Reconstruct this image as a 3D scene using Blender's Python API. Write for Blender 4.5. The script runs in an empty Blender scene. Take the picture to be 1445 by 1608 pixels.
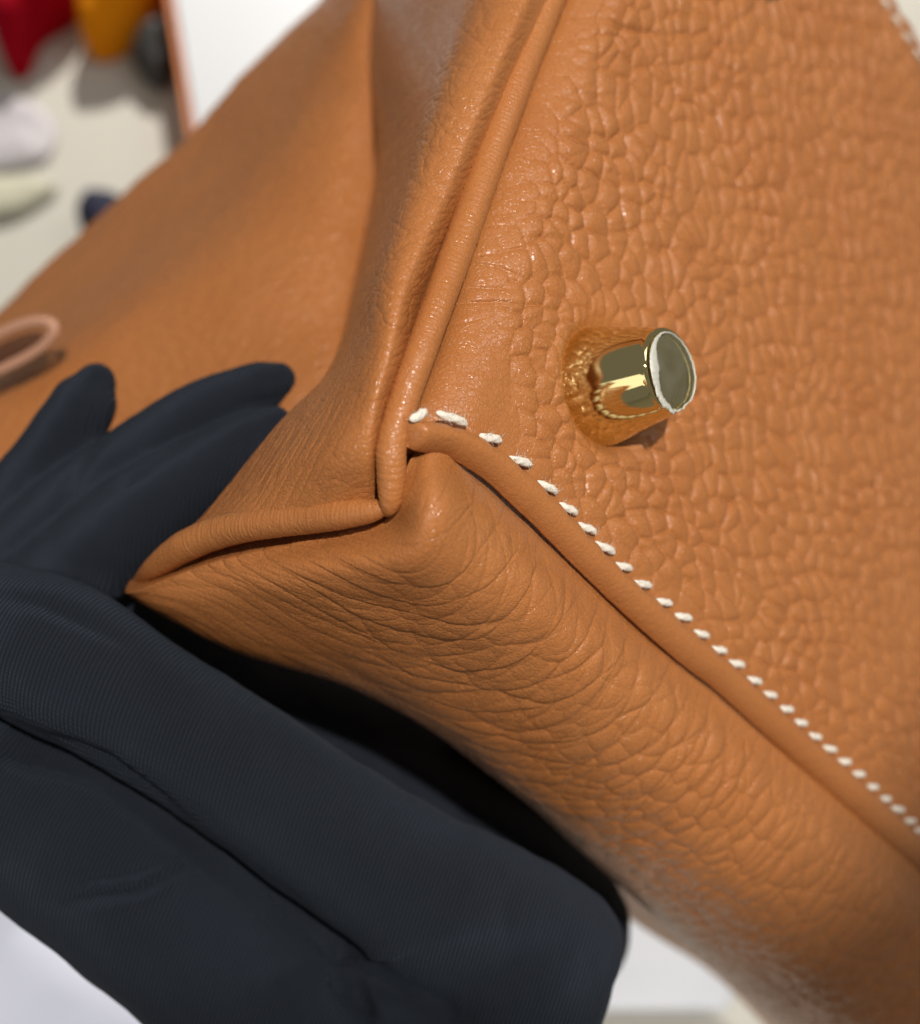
import bpy, math
import numpy as np
from mathutils import Vector, Matrix

R = math.radians
CM = 0.01
scene = bpy.context.scene

# ------------------------------------------------------------------ camera
F = 2000.0                    # focal length in photo pixels (photo 1445 wide)
PITCH = R(25)                 # camera looks 25 degrees off straight down
CAM = np.array([0.0, -0.10, 0.42])
cam_d = bpy.data.cameras.new('camera')
cam = bpy.data.objects.new('camera', cam_d)
scene.collection.objects.link(cam)
scene.camera = cam
cam.location = CAM
cam.rotation_euler = (PITCH, 0, 0)
cam_d.sensor_fit = 'HORIZONTAL'
cam_d.sensor_width = 36
cam_d.lens = F / 1445.0 * 36
cam_d.clip_start = 0.005
cam_d.clip_end = 50
cam_d.dof.use_dof = True
cam_d.dof.focus_distance = 0.1405
cam_d.dof.aperture_fstop = 16.0
scene.view_settings.view_transform = 'Standard'
scene.view_settings.look = 'None'
scene.view_settings.exposure = 0.0
scene.view_settings.gamma = 1.0

cp, sp_ = math.cos(PITCH), math.sin(PITCH)
RW = np.array([[1, 0, 0], [0, cp, -sp_], [0, sp_, cp]])


def C2W(p):
    """camera frame (x right, y up, z depth, in cm) -> world metres"""
    p = np.asarray(p, float)
    q = p * np.array([1, 1, -1.0]) * CM
    return q @ RW.T + CAM


def D2W(d):
    d = np.asarray(d, float) * np.array([1, 1, -1.0])
    return d @ RW.T


def cam3(px, py, z):
    px, py, z = np.broadcast_arrays(np.asarray(px, float), np.asarray(py, float), np.asarray(z, float))
    return np.stack([(px - 722.5) / F * z, (804 - py) / F * z, z], -1)


# ------------------------------------------------------------------ world + lamps
world = bpy.data.worlds.new('World')
scene.world = world
world.use_nodes = True
bg = world.node_tree.nodes['Background']
bg.inputs[0].default_value = (1.0, 0.98, 0.93, 1)
bg.inputs[1].default_value = 0.17


def aim(o, target_cam, pos_cam):
    a = Vector(C2W(pos_cam)); b = Vector(C2W(target_cam))
    o.location = a
    o.rotation_euler = (b - a).to_track_quat('-Z', 'Y').to_euler()


def spot(name, pos, target, watts, radius, col, cone, blend):
    d = bpy.data.lights.new(name, 'SPOT')
    d.energy = watts; d.shadow_soft_size = radius; d.color = col
    d.spot_size = R(cone); d.spot_blend = blend
    o = bpy.data.objects.new(name, d); scene.collection.objects.link(o)
    aim(o, target, pos)
    return o


def area(name, pos, target, watts, sx, sy, col):
    d = bpy.data.lights.new(name, 'AREA')
    d.shape = 'RECTANGLE'; d.size = sx; d.size_y = sy; d.energy = watts; d.color = col
    o = bpy.data.objects.new(name, d); scene.collection.objects.link(o)
    aim(o, target, pos)
    return o


KEYDIR = np.array([0.14, 0.30, -0.95]); KEYDIR /= np.linalg.norm(KEYDIR)
FOC = np.array([0.5, 0.0, 15.0])
spot('ceiling_spot', FOC + KEYDIR * 120, [-1.2, 4.3, 19.0], 64, 0.013, (1.0, 0.95, 0.88), 10.8, 0.03)
spot('lower_table_fill', [-20, -70, -60], [-2, -15, 44], 28, 0.02, (0.97, 0.98, 1.0), 17, 0.3)  # added fill for the lower table; no such lamp is seen
area('overhead_fill', [45, 90, -80], [0, 0, 20], 1.1, 0.35, 0.22, (1.0, 0.97, 0.93))  # unseen soft fill from above, added to lift the shade
area('sheen_fill', [80, 62, -50], [0, 0, 15], 2.2, 0.28, 0.5, (0.95, 0.98, 1.0))  # added unseen source that puts a sheen on the base pebbles
area('foot_reflection_fill', [-88, -44, -52], [2, 1, 14], 0.9, 0.46, 0.46, (1.0, 0.97, 0.92))  # added panel, there to brighten the reflection in the gold foot
spot('upper_table_fill', [0, 150, 26], [2, 20, 52], 90, 0.03, (1.0, 0.97, 0.92), 22, 0.2)  # added beam that brightens the far table and misses the bag

# ------------------------------------------------------------------ helpers
col = scene.collection


def mesh_obj(name, verts, faces, mat, parent=None, origin=None, smooth=True, uv=None):
    verts = np.asarray(verts, float)
    o0 = np.zeros(3) if origin is None else np.asarray(origin)
    if parent is not None and origin is None:
        o0 = np.array(parent['_o'])
    v = verts - o0
    me = bpy.data.meshes.new(name)
    faces = np.asarray(faces)
    if faces.ndim == 2:
        n, k = faces.shape
        me.vertices.add(len(v)); me.vertices.foreach_set('co', v.ravel())
        me.loops.add(n * k); me.loops.foreach_set('vertex_index', faces.ravel().astype(np.int32))
        me.polygons.add(n)
        me.polygons.foreach_set('loop_start', np.arange(0, n * k, k, dtype=np.int32))
        me.update(calc_edges=True)
        if uv is not None:
            l = me.uv_layers.new(name='UVMap')
            l.data.foreach_set('uv', uv[faces.ravel()].astype(np.float32).ravel())
    else:
        me.from_pydata(v.tolist(), [], [list(f) for f in faces]); me.update()
    me.polygons.foreach_set('use_smooth', [smooth] * len(me.polygons))
    me.validate()
    me.materials.append(mat)
    o = bpy.data.objects.new(name, me)
    col.objects.link(o)
    if parent is not None:
        o.parent = parent
        o['_o'] = list(map(float, o0))
    else:
        o.location = o0
        o['_o'] = list(map(float, o0))
    return o


def thing(name, label, cat, origin, group=None):
    o = bpy.data.objects.new(name, None); col.objects.link(o)
    o.empty_display_size = 0.02
    o.location = origin; o['_o'] = list(map(float, origin))
    o['label'] = label; o['category'] = cat
    if group: o['group'] = group
    return o


def grid_faces(nu, nv, wrap_u=False, wrap_v=False):
    iu = np.arange(nu if wrap_u else nu - 1); iv = np.arange(nv if wrap_v else nv - 1)
    a, b = np.meshgrid(iu, iv, indexing='ij')
    a = a.ravel(); b = b.ravel()
    a2 = (a + 1) % nu; b2 = (b + 1) % nv
    return np.stack([a * nv + b, a2 * nv + b, a2 * nv + b2, a * nv + b2], -1)


def catmull(P, n):
    """P (k, ...) -> n samples of an interpolating, chord-parameterised cubic through P along axis 0"""
    P = np.asarray(P, float)
    k = len(P)
    t = np.linspace(0, k - 1, n)
    i = np.clip(np.floor(t).astype(int), 0, k - 2)
    f = (t - i).reshape((-1,) + (1,) * (P.ndim - 1))
    E = np.concatenate([2 * P[:1] - P[1:2], P, 2 * P[-1:] - P[-2:-1]], 0)
    p0, p1, p2, p3 = E[i], E[i + 1], E[i + 2], E[i + 3]
    return 0.5 * (2 * p1 + (p2 - p0) * f + (2 * p0 - 5 * p1 + 4 * p2 - p3) * f ** 2 + (3 * p1 - p0 - 3 * p2 + p3) * f ** 3)


def arc_resample(P, n):
    """curve P (m,d) densely sampled -> n evenly spaced"""
    d = np.r_[0, np.cumsum(np.linalg.norm(np.diff(P, axis=0), axis=1))]
    s = np.linspace(0, d[-1], n)
    return np.stack([np.interp(s, d, P[:, j]) for j in range(P.shape[1])], -1), s


def surf(grid, nu, nv):
    """grid[k][l] = (px,py,z) -> (nu,nv,3) camera-frame points"""
    G = np.asarray(grid, float)
    G = cam3(G[..., 0], G[..., 1], G[..., 2])
    A = catmull(G, nu)
    B = catmull(np.swapaxes(A, 0, 1), nv)
    return np.swapaxes(B, 0, 1)


def normals(P):
    du = np.gradient(P, axis=0); dv = np.gradient(P, axis=1)
    n = np.cross(du, dv)
    n /= np.linalg.norm(n, axis=-1, keepdims=True) + 1e-12
    return n


def arclen(P):
    su = np.zeros(P.shape[:2]); sv = np.zeros(P.shape[:2])
    su[1:] = np.cumsum(np.linalg.norm(np.diff(P, axis=0), axis=-1), axis=0)
    sv[:, 1:] = np.cumsum(np.linalg.norm(np.diff(P, axis=1), axis=-1), axis=1)
    return su, sv


rng = np.random.RandomState(7)
TAB = rng.rand(256, 256, 3)


def vor(x, y, seed=0, jit=0.9):
    """F1, F2, nearest-cell random, offset to nearest cell"""
    ix = np.floor(x).astype(int); iy = np.floor(y).astype(int)
    f1 = np.full(x.shape, 9.0); f2 = np.full(x.shape, 9.0)
    idr = np.zeros(x.shape); ox = np.zeros(x.shape); oy = np.zeros(x.shape)
    for dx in (-1, 0, 1):
        for dy in (-1, 0, 1):
            cx = ix + dx; cy = iy + dy
            r = TAB[(cx + 37 * seed) % 256, (cy + 91 * seed) % 256]
            qx = cx + 0.5 + (r[..., 0] - 0.5) * jit - x
            qy = cy + 0.5 + (r[..., 1] - 0.5) * jit - y
            d = np.sqrt(qx * qx + qy * qy)
            m = d < f1
            f2 = np.where(m, f1, np.minimum(f2, d))
            idr = np.where(m, r[..., 2], idr)
            ox = np.where(m, qx, ox); oy = np.where(m, qy, oy)
            f1 = np.where(m, d, f1)
    return f1, f2, idr, ox, oy


def vnoise(x, y, seed=0):
    ix = np.floor(x).astype(int); iy = np.floor(y).astype(int)
    fx = x - ix; fy = y - iy
    fx = fx * fx * (3 - 2 * fx); fy = fy * fy * (3 - 2 * fy)
    g = lambda a, b: TAB[(a + 53 * seed) % 256, (b + 17 * seed) % 256, 0]
    return (g(ix, iy) * (1 - fx) + g(ix + 1, iy) * fx) * (1 - fy) + (g(ix, iy + 1) * (1 - fx) + g(ix + 1, iy + 1) * fx) * fy - 0.5


def fbm(x, y, seed=0, o=3):
    s = 0; a = 1.0
    for k in range(o):
        s = s + a * vnoise(x * 2 ** k, y * 2 ** k, seed + k); a *= 0.5
    return s


def sstep(a, b, x):
    t = np.clip((x - a) / (b - a), 0, 1)
    return t * t * (3 - 2 * t)


def pebble(x, y, cw, ch, seed, k=0.20, warp=0.35):
    """domed cells with creases between them; cell size cw x ch in cm"""
    X = x / cw + warp * fbm(x / cw * 0.6, y / ch * 0.6, seed + 3)
    Y = y / ch + warp * fbm(x / cw * 0.6 + 9, y / ch * 0.6 + 4, seed + 5)
    f1, f2, r, ox, oy = vor(X, Y, seed)
    e = f2 - f1
    dome = 1 - np.exp(-e / k)
    return dome + 0.25 * (r - 0.5) * sstep(0, 0.3, e) + 0.30 * ((r * 7 % 1) - 0.5) * ox * sstep(0, 0.3, e)


# ------------------------------------------------------------------ materials
def new_mat(name):
    m = bpy.data.materials.new(name); m.use_nodes = True
    nt = m.node_tree
    b = nt.nodes['Principled BSDF']
    return m, nt, b


def node(nt, typ, **kw):
    n = nt.nodes.new(typ)
    for k, v in kw.items():
        setattr(n, k, v)
    return n


def leather(name, base, rough=0.29, spec=0.36, micro=1.0, scale=1.0):
    m, nt, b = new_mat(name)
    tc = node(nt, 'ShaderNodeTexCoord')
    L = nt.links.new
    # colour: slight tone mottling of the dye
    n1 = node(nt, 'ShaderNodeTexNoise'); n1.inputs['Scale'].default_value = 55; n1.inputs['Detail'].default_value = 5
    L(tc.outputs['Object'], n1.inputs['Vector'])
    mix = node(nt, 'ShaderNodeMix', data_type='RGBA')
    c = np.array(base)
    mix.inputs['A'].default_value = (*(c * np.array([0.93, 0.86, 0.80])), 1)
    mix.inputs['B'].default_value = (*(c * np.array([1.06, 1.12, 1.2])), 1)
    L(n1.outputs['Fac'], mix.inputs['Factor'])
    n4 = node(nt, 'ShaderNodeTexNoise'); n4.inputs['Scale'].default_value = 1500; n4.inputs['Detail'].default_value = 4
    L(tc.outputs['Object'], n4.inputs['Vector'])
    mix2 = node(nt, 'ShaderNodeMix', data_type='RGBA', blend_type='MULTIPLY')
    mix2.inputs['Factor'].default_value = 0.22
    L(mix.outputs['Result'], mix2.inputs['A'])
    L(n4.outputs['Color'], mix2.inputs['B'])
    n4.noise_dimensions = '3D'
    L(mix.outputs['Result'], b.inputs['Base Color'])
    # roughness breakup
    n2 = node(nt, 'ShaderNodeTexNoise'); n2.inputs['Scale'].default_value = 900 ; n2.inputs['Detail'].default_value = 4
    L(tc.outputs['Object'], n2.inputs['Vector'])
    mr = node(nt, 'ShaderNodeMapRange')
    mr.inputs['From Min'].default_value = 0.3; mr.inputs['From Max'].default_value = 0.7
    mr.inputs['To Min'].default_value = rough - 0.08; mr.inputs['To Max'].default_value = rough + 0.12
    L(n2.outputs['Fac'], mr.inputs['Value']); L(mr.outputs['Result'], b.inputs['Roughness'])
    b.inputs['Specular IOR Level'].default_value = spec
    # micro relief: fine hair-cell wrinkles and pores
    v = node(nt, 'ShaderNodeTexVoronoi', feature='DISTANCE_TO_EDGE'); v.inputs['Scale'].default_value = 1500 * scale
    nw = node(nt, 'ShaderNodeTexNoise'); nw.inputs['Scale'].default_value = 700; nw.inputs['Detail'].default_value = 3
    L(tc.outputs['Object'], nw.inputs['Vector'])
    va = node(nt, 'ShaderNodeVectorMath', operation='MULTIPLY_ADD')
    va.inputs[1].default_value = (0.0012, 0.0012, 0.0012)
    L(nw.outputs['Color'], va.inputs[0]); L(tc.outputs['Object'], va.inputs[2])
    L(va.outputs['Vector'], v.inputs['Vector'])
    r1 = node(nt, 'ShaderNodeMapRange'); r1.inputs['From Max'].default_value = 0.12
    L(v.outputs['Distance'], r1.inputs['Value'])
    n3 = node(nt, 'ShaderNodeTexNoise'); n3.inputs['Scale'].default_value = 2600; n3.inputs['Detail'].default_value = 3
    L(tc.outputs['Object'], n3.inputs['Vector'])
    ad = node(nt, 'ShaderNodeMath', operation='MULTIPLY_ADD'); ad.inputs[1].default_value = 1.0
    L(n3.outputs['Fac'], ad.inputs[0]); L(r1.outputs['Result'], ad.inputs[2])
    bp = node(nt, 'ShaderNodeBump'); bp.inputs['Strength'].default_value = 1.0
    bp.inputs['Distance'].default_value = 0.000045 * micro
    L(ad.outputs['Value'], bp.inputs['Height']); L(bp.outputs['Normal'], b.inputs['Normal'])
    b.inputs['Coat Weight'].default_value = 0.13; b.inputs['Coat Roughness'].default_value = 0.22
    L(bp.outputs['Normal'], b.inputs['Coat Normal'])
    return m


TAN = (0.415, 0.153, 0.044)
M_leather = leather('tan_pebbled_leather', TAN, micro=0.8)
M_strip = leather('tan_smooth_leather', TAN, rough=0.30, micro=0.55)
M_edge = leather('leather_edge_paint', (0.46, 0.24, 0.15), rough=0.45, micro=0.3)


def simple(name, colr, rough=0.5, metal=0.0, spec=0.5, noise=0.0, nscale=40, bump=0.0, bscale=100):
    m, nt, b = new_mat(name)
    b.inputs['Roughness'].default_value = rough; b.inputs['Metallic'].default_value = metal
    b.inputs['Specular IOR Level'].default_value = spec
    tc = node(nt, 'ShaderNodeTexCoord')
    n1 = node(nt, 'ShaderNodeTexNoise'); n1.inputs['Scale'].default_value = nscale; n1.inputs['Detail'].default_value = 4
    nt.links.new(tc.outputs['Object'], n1.inputs['Vector'])
    mix = node(nt, 'ShaderNodeMix', data_type='RGBA')
    c = np.array(colr)
    mix.inputs['A'].default_value = (*(c * (1 - noise)), 1); mix.inputs['B'].default_value = (*np.minimum(c * (1 + noise), 0.95), 1)
    nt.links.new(n1.outputs['Fac'], mix.inputs['Factor']); nt.links.new(mix.outputs['Result'], b.inputs['Base Color'])
    if bump:
        n2 = node(nt, 'ShaderNodeTexNoise'); n2.inputs['Scale'].default_value = bscale; n2.inputs['Detail'].default_value = 5
        nt.links.new(tc.outputs['Object'], n2.inputs['Vector'])
        bp = node(nt, 'ShaderNodeBump'); bp.inputs['Distance'].default_value = bump
        nt.links.new(n2.outputs['Fac'], bp.inputs['Height']); nt.links.new(bp.outputs['Normal'], b.inputs['Normal'])
    return m


M_gold = simple('polished_gold_metal', (0.76, 0.64, 0.31), rough=0.03, metal=1.0, noise=0.02)
M_thread = simple('waxed_linen_thread', (0.78, 0.72, 0.62), rough=0.75, noise=0.08, nscale=3000, bump=0.00004, bscale=5000)
M_table = simple('cream_tabletop', (0.66, 0.62, 0.53), rough=0.5, noise=0.03, nscale=6)
M_white = simple('white_card', (0.74, 0.74, 0.75), rough=0.5, noise=0.02)
M_orange = simple('orange_card', (0.75, 0.20, 0.03), rough=0.5, noise=0.04)
M_red = simple('crimson_cloth', (0.40, 0.001, 0.012), rough=0.9, spec=0.1, noise=0.15, nscale=30)
M_yel = simple('amber_cloth', (0.97, 0.30, 0.006), rough=0.9, spec=0.1, noise=0.1, nscale=30)
M_grey = simple('dark_grey_plastic', (0.05, 0.05, 0.045), rough=0.5, noise=0.5, nscale=60)
M_navy = simple('navy_cloth', (0.012, 0.013, 0.04), rough=0.8, noise=0.2)
M_tissue = simple('pale_tissue_paper', (0.62, 0.57, 0.58), rough=0.6, noise=0.06, nscale=30)
M_cream = simple('cream_paper', (0.60, 0.57, 0.42), rough=0.6, noise=0.04, nscale=20)
M_lav = simple('white_bag_paper', (0.64, 0.65, 0.74), rough=0.5, noise=0.03, nscale=20)


def film_mat():
    m = bpy.data.materials.new('clear_protective_film'); m.use_nodes = True
    nt = m.node_tree; nt.nodes.clear()
    out = node(nt, 'ShaderNodeOutputMaterial')
    tr = node(nt, 'ShaderNodeBsdfTransparent'); tr.inputs[0].default_value = (0.97, 0.97, 0.95, 1)
    gl = node(nt, 'ShaderNodeBsdfGlossy'); gl.inputs['Roughness'].default_value = 0.12
    di = node(nt, 'ShaderNodeBsdfDiffuse'); di.inputs[0].default_value = (0.6, 0.6, 0.56, 1)
    tc = node(nt, 'ShaderNodeTexCoord'); n = node(nt, 'ShaderNodeTexNoise'); n.inputs['Scale'].default_value = 350; n.inputs['Detail'].default_value = 5
    nt.links.new(tc.outputs['Object'], n.inputs['Vector'])
    mr = node(nt, 'ShaderNodeMapRange'); mr.inputs['From Min'].default_value = 0.45; mr.inputs['From Max'].default_value = 0.8
    mr.inputs['To Min'].default_value = 0.01; mr.inputs['To Max'].default_value = 0.05
    nt.links.new(n.outputs['Fac'], mr.inputs['Value'])
    m0 = node(nt, 'ShaderNodeMixShader'); m0.inputs[0].default_value = 0.06
    nt.links.new(tr.outputs[0], m0.inputs[1]); nt.links.new(gl.outputs[0], m0.inputs[2])
    m1 = node(nt, 'ShaderNodeMixShader'); nt.links.new(mr.outputs['Result'], m1.inputs[0])
    nt.links.new(m0.outputs[0], m1.inputs[1]); nt.links.new(di.outputs[0], m1.inputs[2])
    nt.links.new(m1.outputs[0], out.inputs['Surface'])
    return m


M_film = film_mat()
M_crumple = simple('whitened_film_edge', (0.52, 0.51, 0.44), rough=0.3, noise=0.25, nscale=900, bump=0.0002, bscale=900)


def glove_mat():
    m, nt, b = new_mat('black_knit_fabric')
    L = nt.links.new
    tc = node(nt, 'ShaderNodeTexCoord')
    b.inputs['Roughness'].default_value = 0.75
    b.inputs['Specular IOR Level'].default_value = 0.14
    b.inputs['Sheen Weight'].default_value = 0.05
    b.inputs['Sheen Roughness'].default_value = 0.5
    b.inputs['Sheen Tint'].default_value = (0.6, 0.75, 1.0, 1)
    # knit ribs run across the hand
    w = node(nt, 'ShaderNodeTexWave', wave_type='BANDS', bands_direction='X')
    mp = node(nt, 'ShaderNodeMapping'); mp.inputs['Rotation'].default_value = (0, 0, R(20))
    L(tc.outputs['Object'], mp.inputs['Vector']); L(mp.outputs['Vector'], w.inputs['Vector'])
    w.inputs['Scale'].default_value = 640; w.inputs['Distortion'].default_value = 1.0
    w.inputs['Detail'].default_value = 2; w.inputs['Detail Scale'].default_value = 0.3
    w2 = node(nt, 'ShaderNodeTexWave', wave_type='BANDS', bands_direction='Y')
    L(mp.outputs['Vector'], w2.inputs['Vector']); w2.inputs['Scale'].default_value = 900; w2.inputs['Distortion'].default_value = 1.5
    n = node(nt, 'ShaderNodeTexNoise'); n.inputs['Scale'].default_value = 60; n.inputs['Detail'].default_value = 6
    L(tc.outputs['Object'], n.inputs['Vector'])
    mix = node(nt, 'ShaderNodeMix', data_type='RGBA')
    mix.inputs['A'].default_value = (0.0040, 0.0050, 0.0080, 1); mix.inputs['B'].default_value = (0.0185, 0.0230, 0.0335, 1)
    fa = node(nt, 'ShaderNodeMath', operation='MULTIPLY_ADD'); fa.inputs[1].default_value = 0.5
    L(w.outputs['Fac'], fa.inputs[0]); 
    n5 = node(nt, 'ShaderNodeMath', operation='MULTIPLY'); n5.inputs[1].default_value = 0.7
    L(n.outputs['Fac'], n5.inputs[0]); L(n5.outputs['Value'], fa.inputs[2])
    L(fa.outputs['Value'], mix.inputs['Factor']); L(mix.outputs['Result'], b.inputs['Base Color'])
    ad = node(nt, 'ShaderNodeMath', operation='MULTIPLY_ADD'); ad.inputs[1].default_value = 0.4
    L(w2.outputs['Fac'], ad.inputs[0]); L(w.outputs['Fac'], ad.inputs[2])
    bp = node(nt, 'ShaderNodeBump'); bp.inputs['Distance'].default_value = 0.00025
    L(ad.outputs['Value'], bp.inputs['Height']); L(bp.outputs['Normal'], b.inputs['Normal'])
    return m


M_glove = glove_mat()

# ------------------------------------------------------------------ bag frame of reference
Q0 = cam3(640, 650, 13.0)
e1 = np.array([1.162, -0.913, 1.0]); e1 /= np.linalg.norm(e1)
e2 = np.array([1.817, 5.336, 2.76]); e2 -= e1 * (e1 @ e2); e2 /= np.linalg.norm(e2)
nn = np.cross(e1, e2); nn = -nn if nn[2] > 0 else nn
BASE_W = 13.2


def hit(px, py, h=0.0):
    r = cam3(px, py, 1.0)
    z = (nn @ Q0 + h) / (r @ nn)
    return cam3(px, py, z)


def sw(px, py, h=0.0):
    d = hit(px, py, h) - Q0 - h * nn
    return d @ e1, d @ e2


def plane(s, w, h):
    s, w, h = np.broadcast_arrays(s, w, h)
    return Q0 + s[..., None] * e1 + w[..., None] * e2 + h[..., None] * nn


bag = thing('handbag', 'tan pebbled leather handbag tipped so its base corner with one gold foot faces up', 'handbag',
            C2W(cam3(900, 700, 22)))

# seam of base with end panel, and line of saddle stitching
seam_px = [(940, -150), (885, 0), (840, 112), (790, 250), (750, 368), (715, 490), (692, 560), (672, 610), (655, 655), (640, 715), (628, 760)]
seam_sw = np.array([sw(x, y, -0.35) for x, y in seam_px])[::-1]
st_px = [(652, 656), (706, 661), (767, 691), (814, 727), (856, 768), (888, 802), (918, 833), (946, 864), (975, 893), (1006, 920), (1039, 948),
         (1070, 972), (1098, 998), (1126, 1022), (1153, 1045), (1181, 1071), (1206, 1093), (1231, 1115), (1254, 1137), (1277, 1158),
         (1300, 1178), (1323, 1198), (1345, 1218), (1366, 1238), (1387, 1256), (1407, 1273), (1426, 1291), (1442, 1306), (1458, 1321), (1474, 1336), (1490, 1351)]
st_sw = np.array([sw(x, y) for x, y in st_px])
# continue regularly beyond the frame
pitch = np.mean(np.diff(st_sw[8:28, 0]))
ext = [(st_sw[-1, 0] + pitch * (i + 1), st_sw[-1, 1]) for i in range(12)]
st_all = np.vstack([st_sw, ext])
fs1 = sw(947, 606, -0.05); fs2 = sw(1155, -82)



def pad(P, where, off, dummy=0):
    """carry the v=0 edge of a panel on under its neighbour"""
    rows = [P[:, :1] + np.asarray(off) * f_ for f_ in (1.0, 0.6, 0.25)]
    return np.concatenate(rows + [P], 1)


# ---------------------------------------------------------------- base panel
nS, nW = 900, 1000
th = np.linspace(0, math.pi / 2, 50)
RA, RB = 0.62, 0.42
S_prof = np.r_[RA * (1 - np.cos(th)), np.linspace(RA, 14.5, nS)[1:] ]
H_prof = np.r_[-RB + RB * np.sin(th), np.zeros(nS - 1)]
S_prof = np.r_[-0.03, S_prof]; H_prof = np.r_[-1.1, H_prof]
Wv = np.linspace(-0.35, BASE_W + 0.34, nW)
tail = np.linspace(0, 1, 26)[1:]
s0 = np.interp(Wv, seam_sw[:, 1], seam_sw[:, 0])
SS = s0[None, :] + S_prof[:, None]
off = np.interp(SS, st_all[:, 0], st_all[:, 1])            # stitched line's w at this s
WW = Wv[None, :] + off * (1 - np.clip(Wv / 6.0, 0, 1))[None, :]
HH = np.repeat(H_prof[:, None], nW, 1)
# soft sag of the panel, dips at both stitched edges, dimple round the feet
HH = HH - 0.05 * np.exp(-np.clip(Wv[None, :], 0, 99) / 0.25) - 0.10 * sstep(BASE_W - 0.25, BASE_W - 0.0, WW) * 0.5
rA = np.hypot(SS - fs1[0], WW - fs1[1])
HH = HH - 0.10 * np.exp(-((rA - 0.68) / 0.13) ** 2)
HH = HH + 0.03 * fbm(SS * 0.35, WW * 0.35, 11)
# grain
a_ = R(38)
TS = 12 * np.log1p(np.maximum(SS, -2) / 12); TW = 20 * np.log1p(np.maximum(WW, -2) / 20)   # pebbles grow away from the corner
gx = TS * math.cos(a_) + TW * math.sin(a_)                 # along the furrows (level in the picture)
gy = -TS * math.sin(a_) + TW * math.cos(a_)
def pillow(x, y, cw, ch, seed, warp=0.4, k=0.42):
    X = x / cw + warp * vnoise(x / cw * 0.45, y / ch * 0.45, seed + 3) * 1.6
    Y = y / ch + warp * vnoise(x / cw * 0.45 + 9, y / ch * 0.45 + 4, seed + 5) * 1.6
    f1, f2, r, ox, oy = vor(X, Y, seed, 0.85)
    e = f2 - f1
    t = np.clip(e / 0.75, 0, 1)
    return np.sqrt(t * (2 - t)) * 0.62 + 0.38 * (1 - np.clip(f1 / 0.8, 0, 1) ** 2), r, ox * t, oy * t
p1, r1_, ox1, oy1 = pillow(gx, gy + 0.16 * vnoise(gx * 1.1, gy * 1.1, 5), 0.275, 0.265, 1, warp=0.45)
# level furrows that gather the pebbles into rows
rowc = (gy + 0.34 * vnoise(gx * 0.8, gy * 1.2, 14) + 0.10 * vnoise(gx * 3, gy * 2, 15)) / 0.40
fr = np.abs(rowc - np.round(rowc)); rid = np.round(rowc)
fstr = np.clip(0.55 + 1.1 * vnoise(gx * 1.3, rid * 3.7, 16), 0, 1)
furrow = -np.exp(-(fr / 0.13) ** 2) * fstr
p2, r2_, ox2, oy2 = pillow(gx, gy, 0.62, 0.42, 6, warp=0.6)
grain = 0.080 * p1 + 0.016 * (r1_ - 0.5) - 0.022 * oy1 * (0.5 + r1_) + 0.024 * furrow + 0.018 * p2 + 0.0022 * fbm(gx * 12, gy * 12, 31)
edge = sstep(0.05, 0.55, SS - s0[None, :] - 1.0 * np.exp(-(Wv / 1.1) ** 2)[None, :]) * 0.88 + 0.12
edge = edge * (0.35 + 0.65 * sstep(0.05, 0.5, WW - off)) * (0.10 + 0.90 * sstep(0.70, 1.05, rA))
lowf = fbm(gx * 0.9, gy * 0.9, 21)
edge = edge * np.clip(0.95 + 0.4 * lowf, 0.5, 1.3)
# radial puckers between the seam and the foot
ang = np.arctan2(WW - fs1[1], SS - fs1[0])
puck = np.sin(ang * 34 + 3 * fbm(SS * 3, WW * 3, 4)) * np.exp(-((rA - 1.0) / 0.28) ** 2) * sstep(0.1, -0.6, np.cos(ang))
# creases climbing over the rolled edge
cr = 0
for (cx, cy, dx, dy, L_) in [(722, 468, 110, 16, 0.9), (728, 385, 100, 60, 0.9), (760, 400, 70, -8, 0.5), (716, 505, 60, -12, 0.5), (745, 345, 80, 10, 0.5), (726, 440, 90, 20, 0.7)]:
    a = np.array(sw(cx, cy, -0.2)); b = np.array(sw(cx + dx, cy + dy))
    ab = b - a; LL = np.hypot(*ab); ab = ab / LL
    t = (SS - a[0]) * ab[0] + (WW - a[1]) * ab[1]
    d = -(SS - a[0]) * ab[1] + (WW - a[1]) * ab[0] + 0.04 * fbm(t * 3 + cx, t * 0, 9)
    m = sstep(-0.12, 0.05, t) * sstep(LL + 0.1, LL * 0.3, t)
    cr = cr - L_ * m * np.exp(-(d / 0.018) ** 2) + 0.35 * L_ * m * np.exp(-((d - 0.07) / 0.06) ** 2)
HH = HH + grain * edge + 0.006 * puck + 0.040 * cr + 0.006 * fbm(SS * 7, WW * 2.2, 8) * (1 - edge)
Pp = plane(SS, WW, HH)
# the far edge: thickness rolled away from us
flap = plane(SS[:, -1:] + 0 * tail, WW[:, -1:] + 0.10 * np.sin(tail * math.pi / 2)[None, :], HH[:, -1:] - (0.10 * (1 - np.cos(tail * math.pi / 2)) + 0.0 + 2.2 * np.clip(tail - 0.5, 0, 1))[None, :])
Pp = np.concatenate([Pp, flap], 1)
base_panel = mesh_obj('base_panel', C2W(Pp).reshape(-1, 3), grid_faces(*Pp.shape[:2])[:, ::-1], M_leather, bag)
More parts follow.
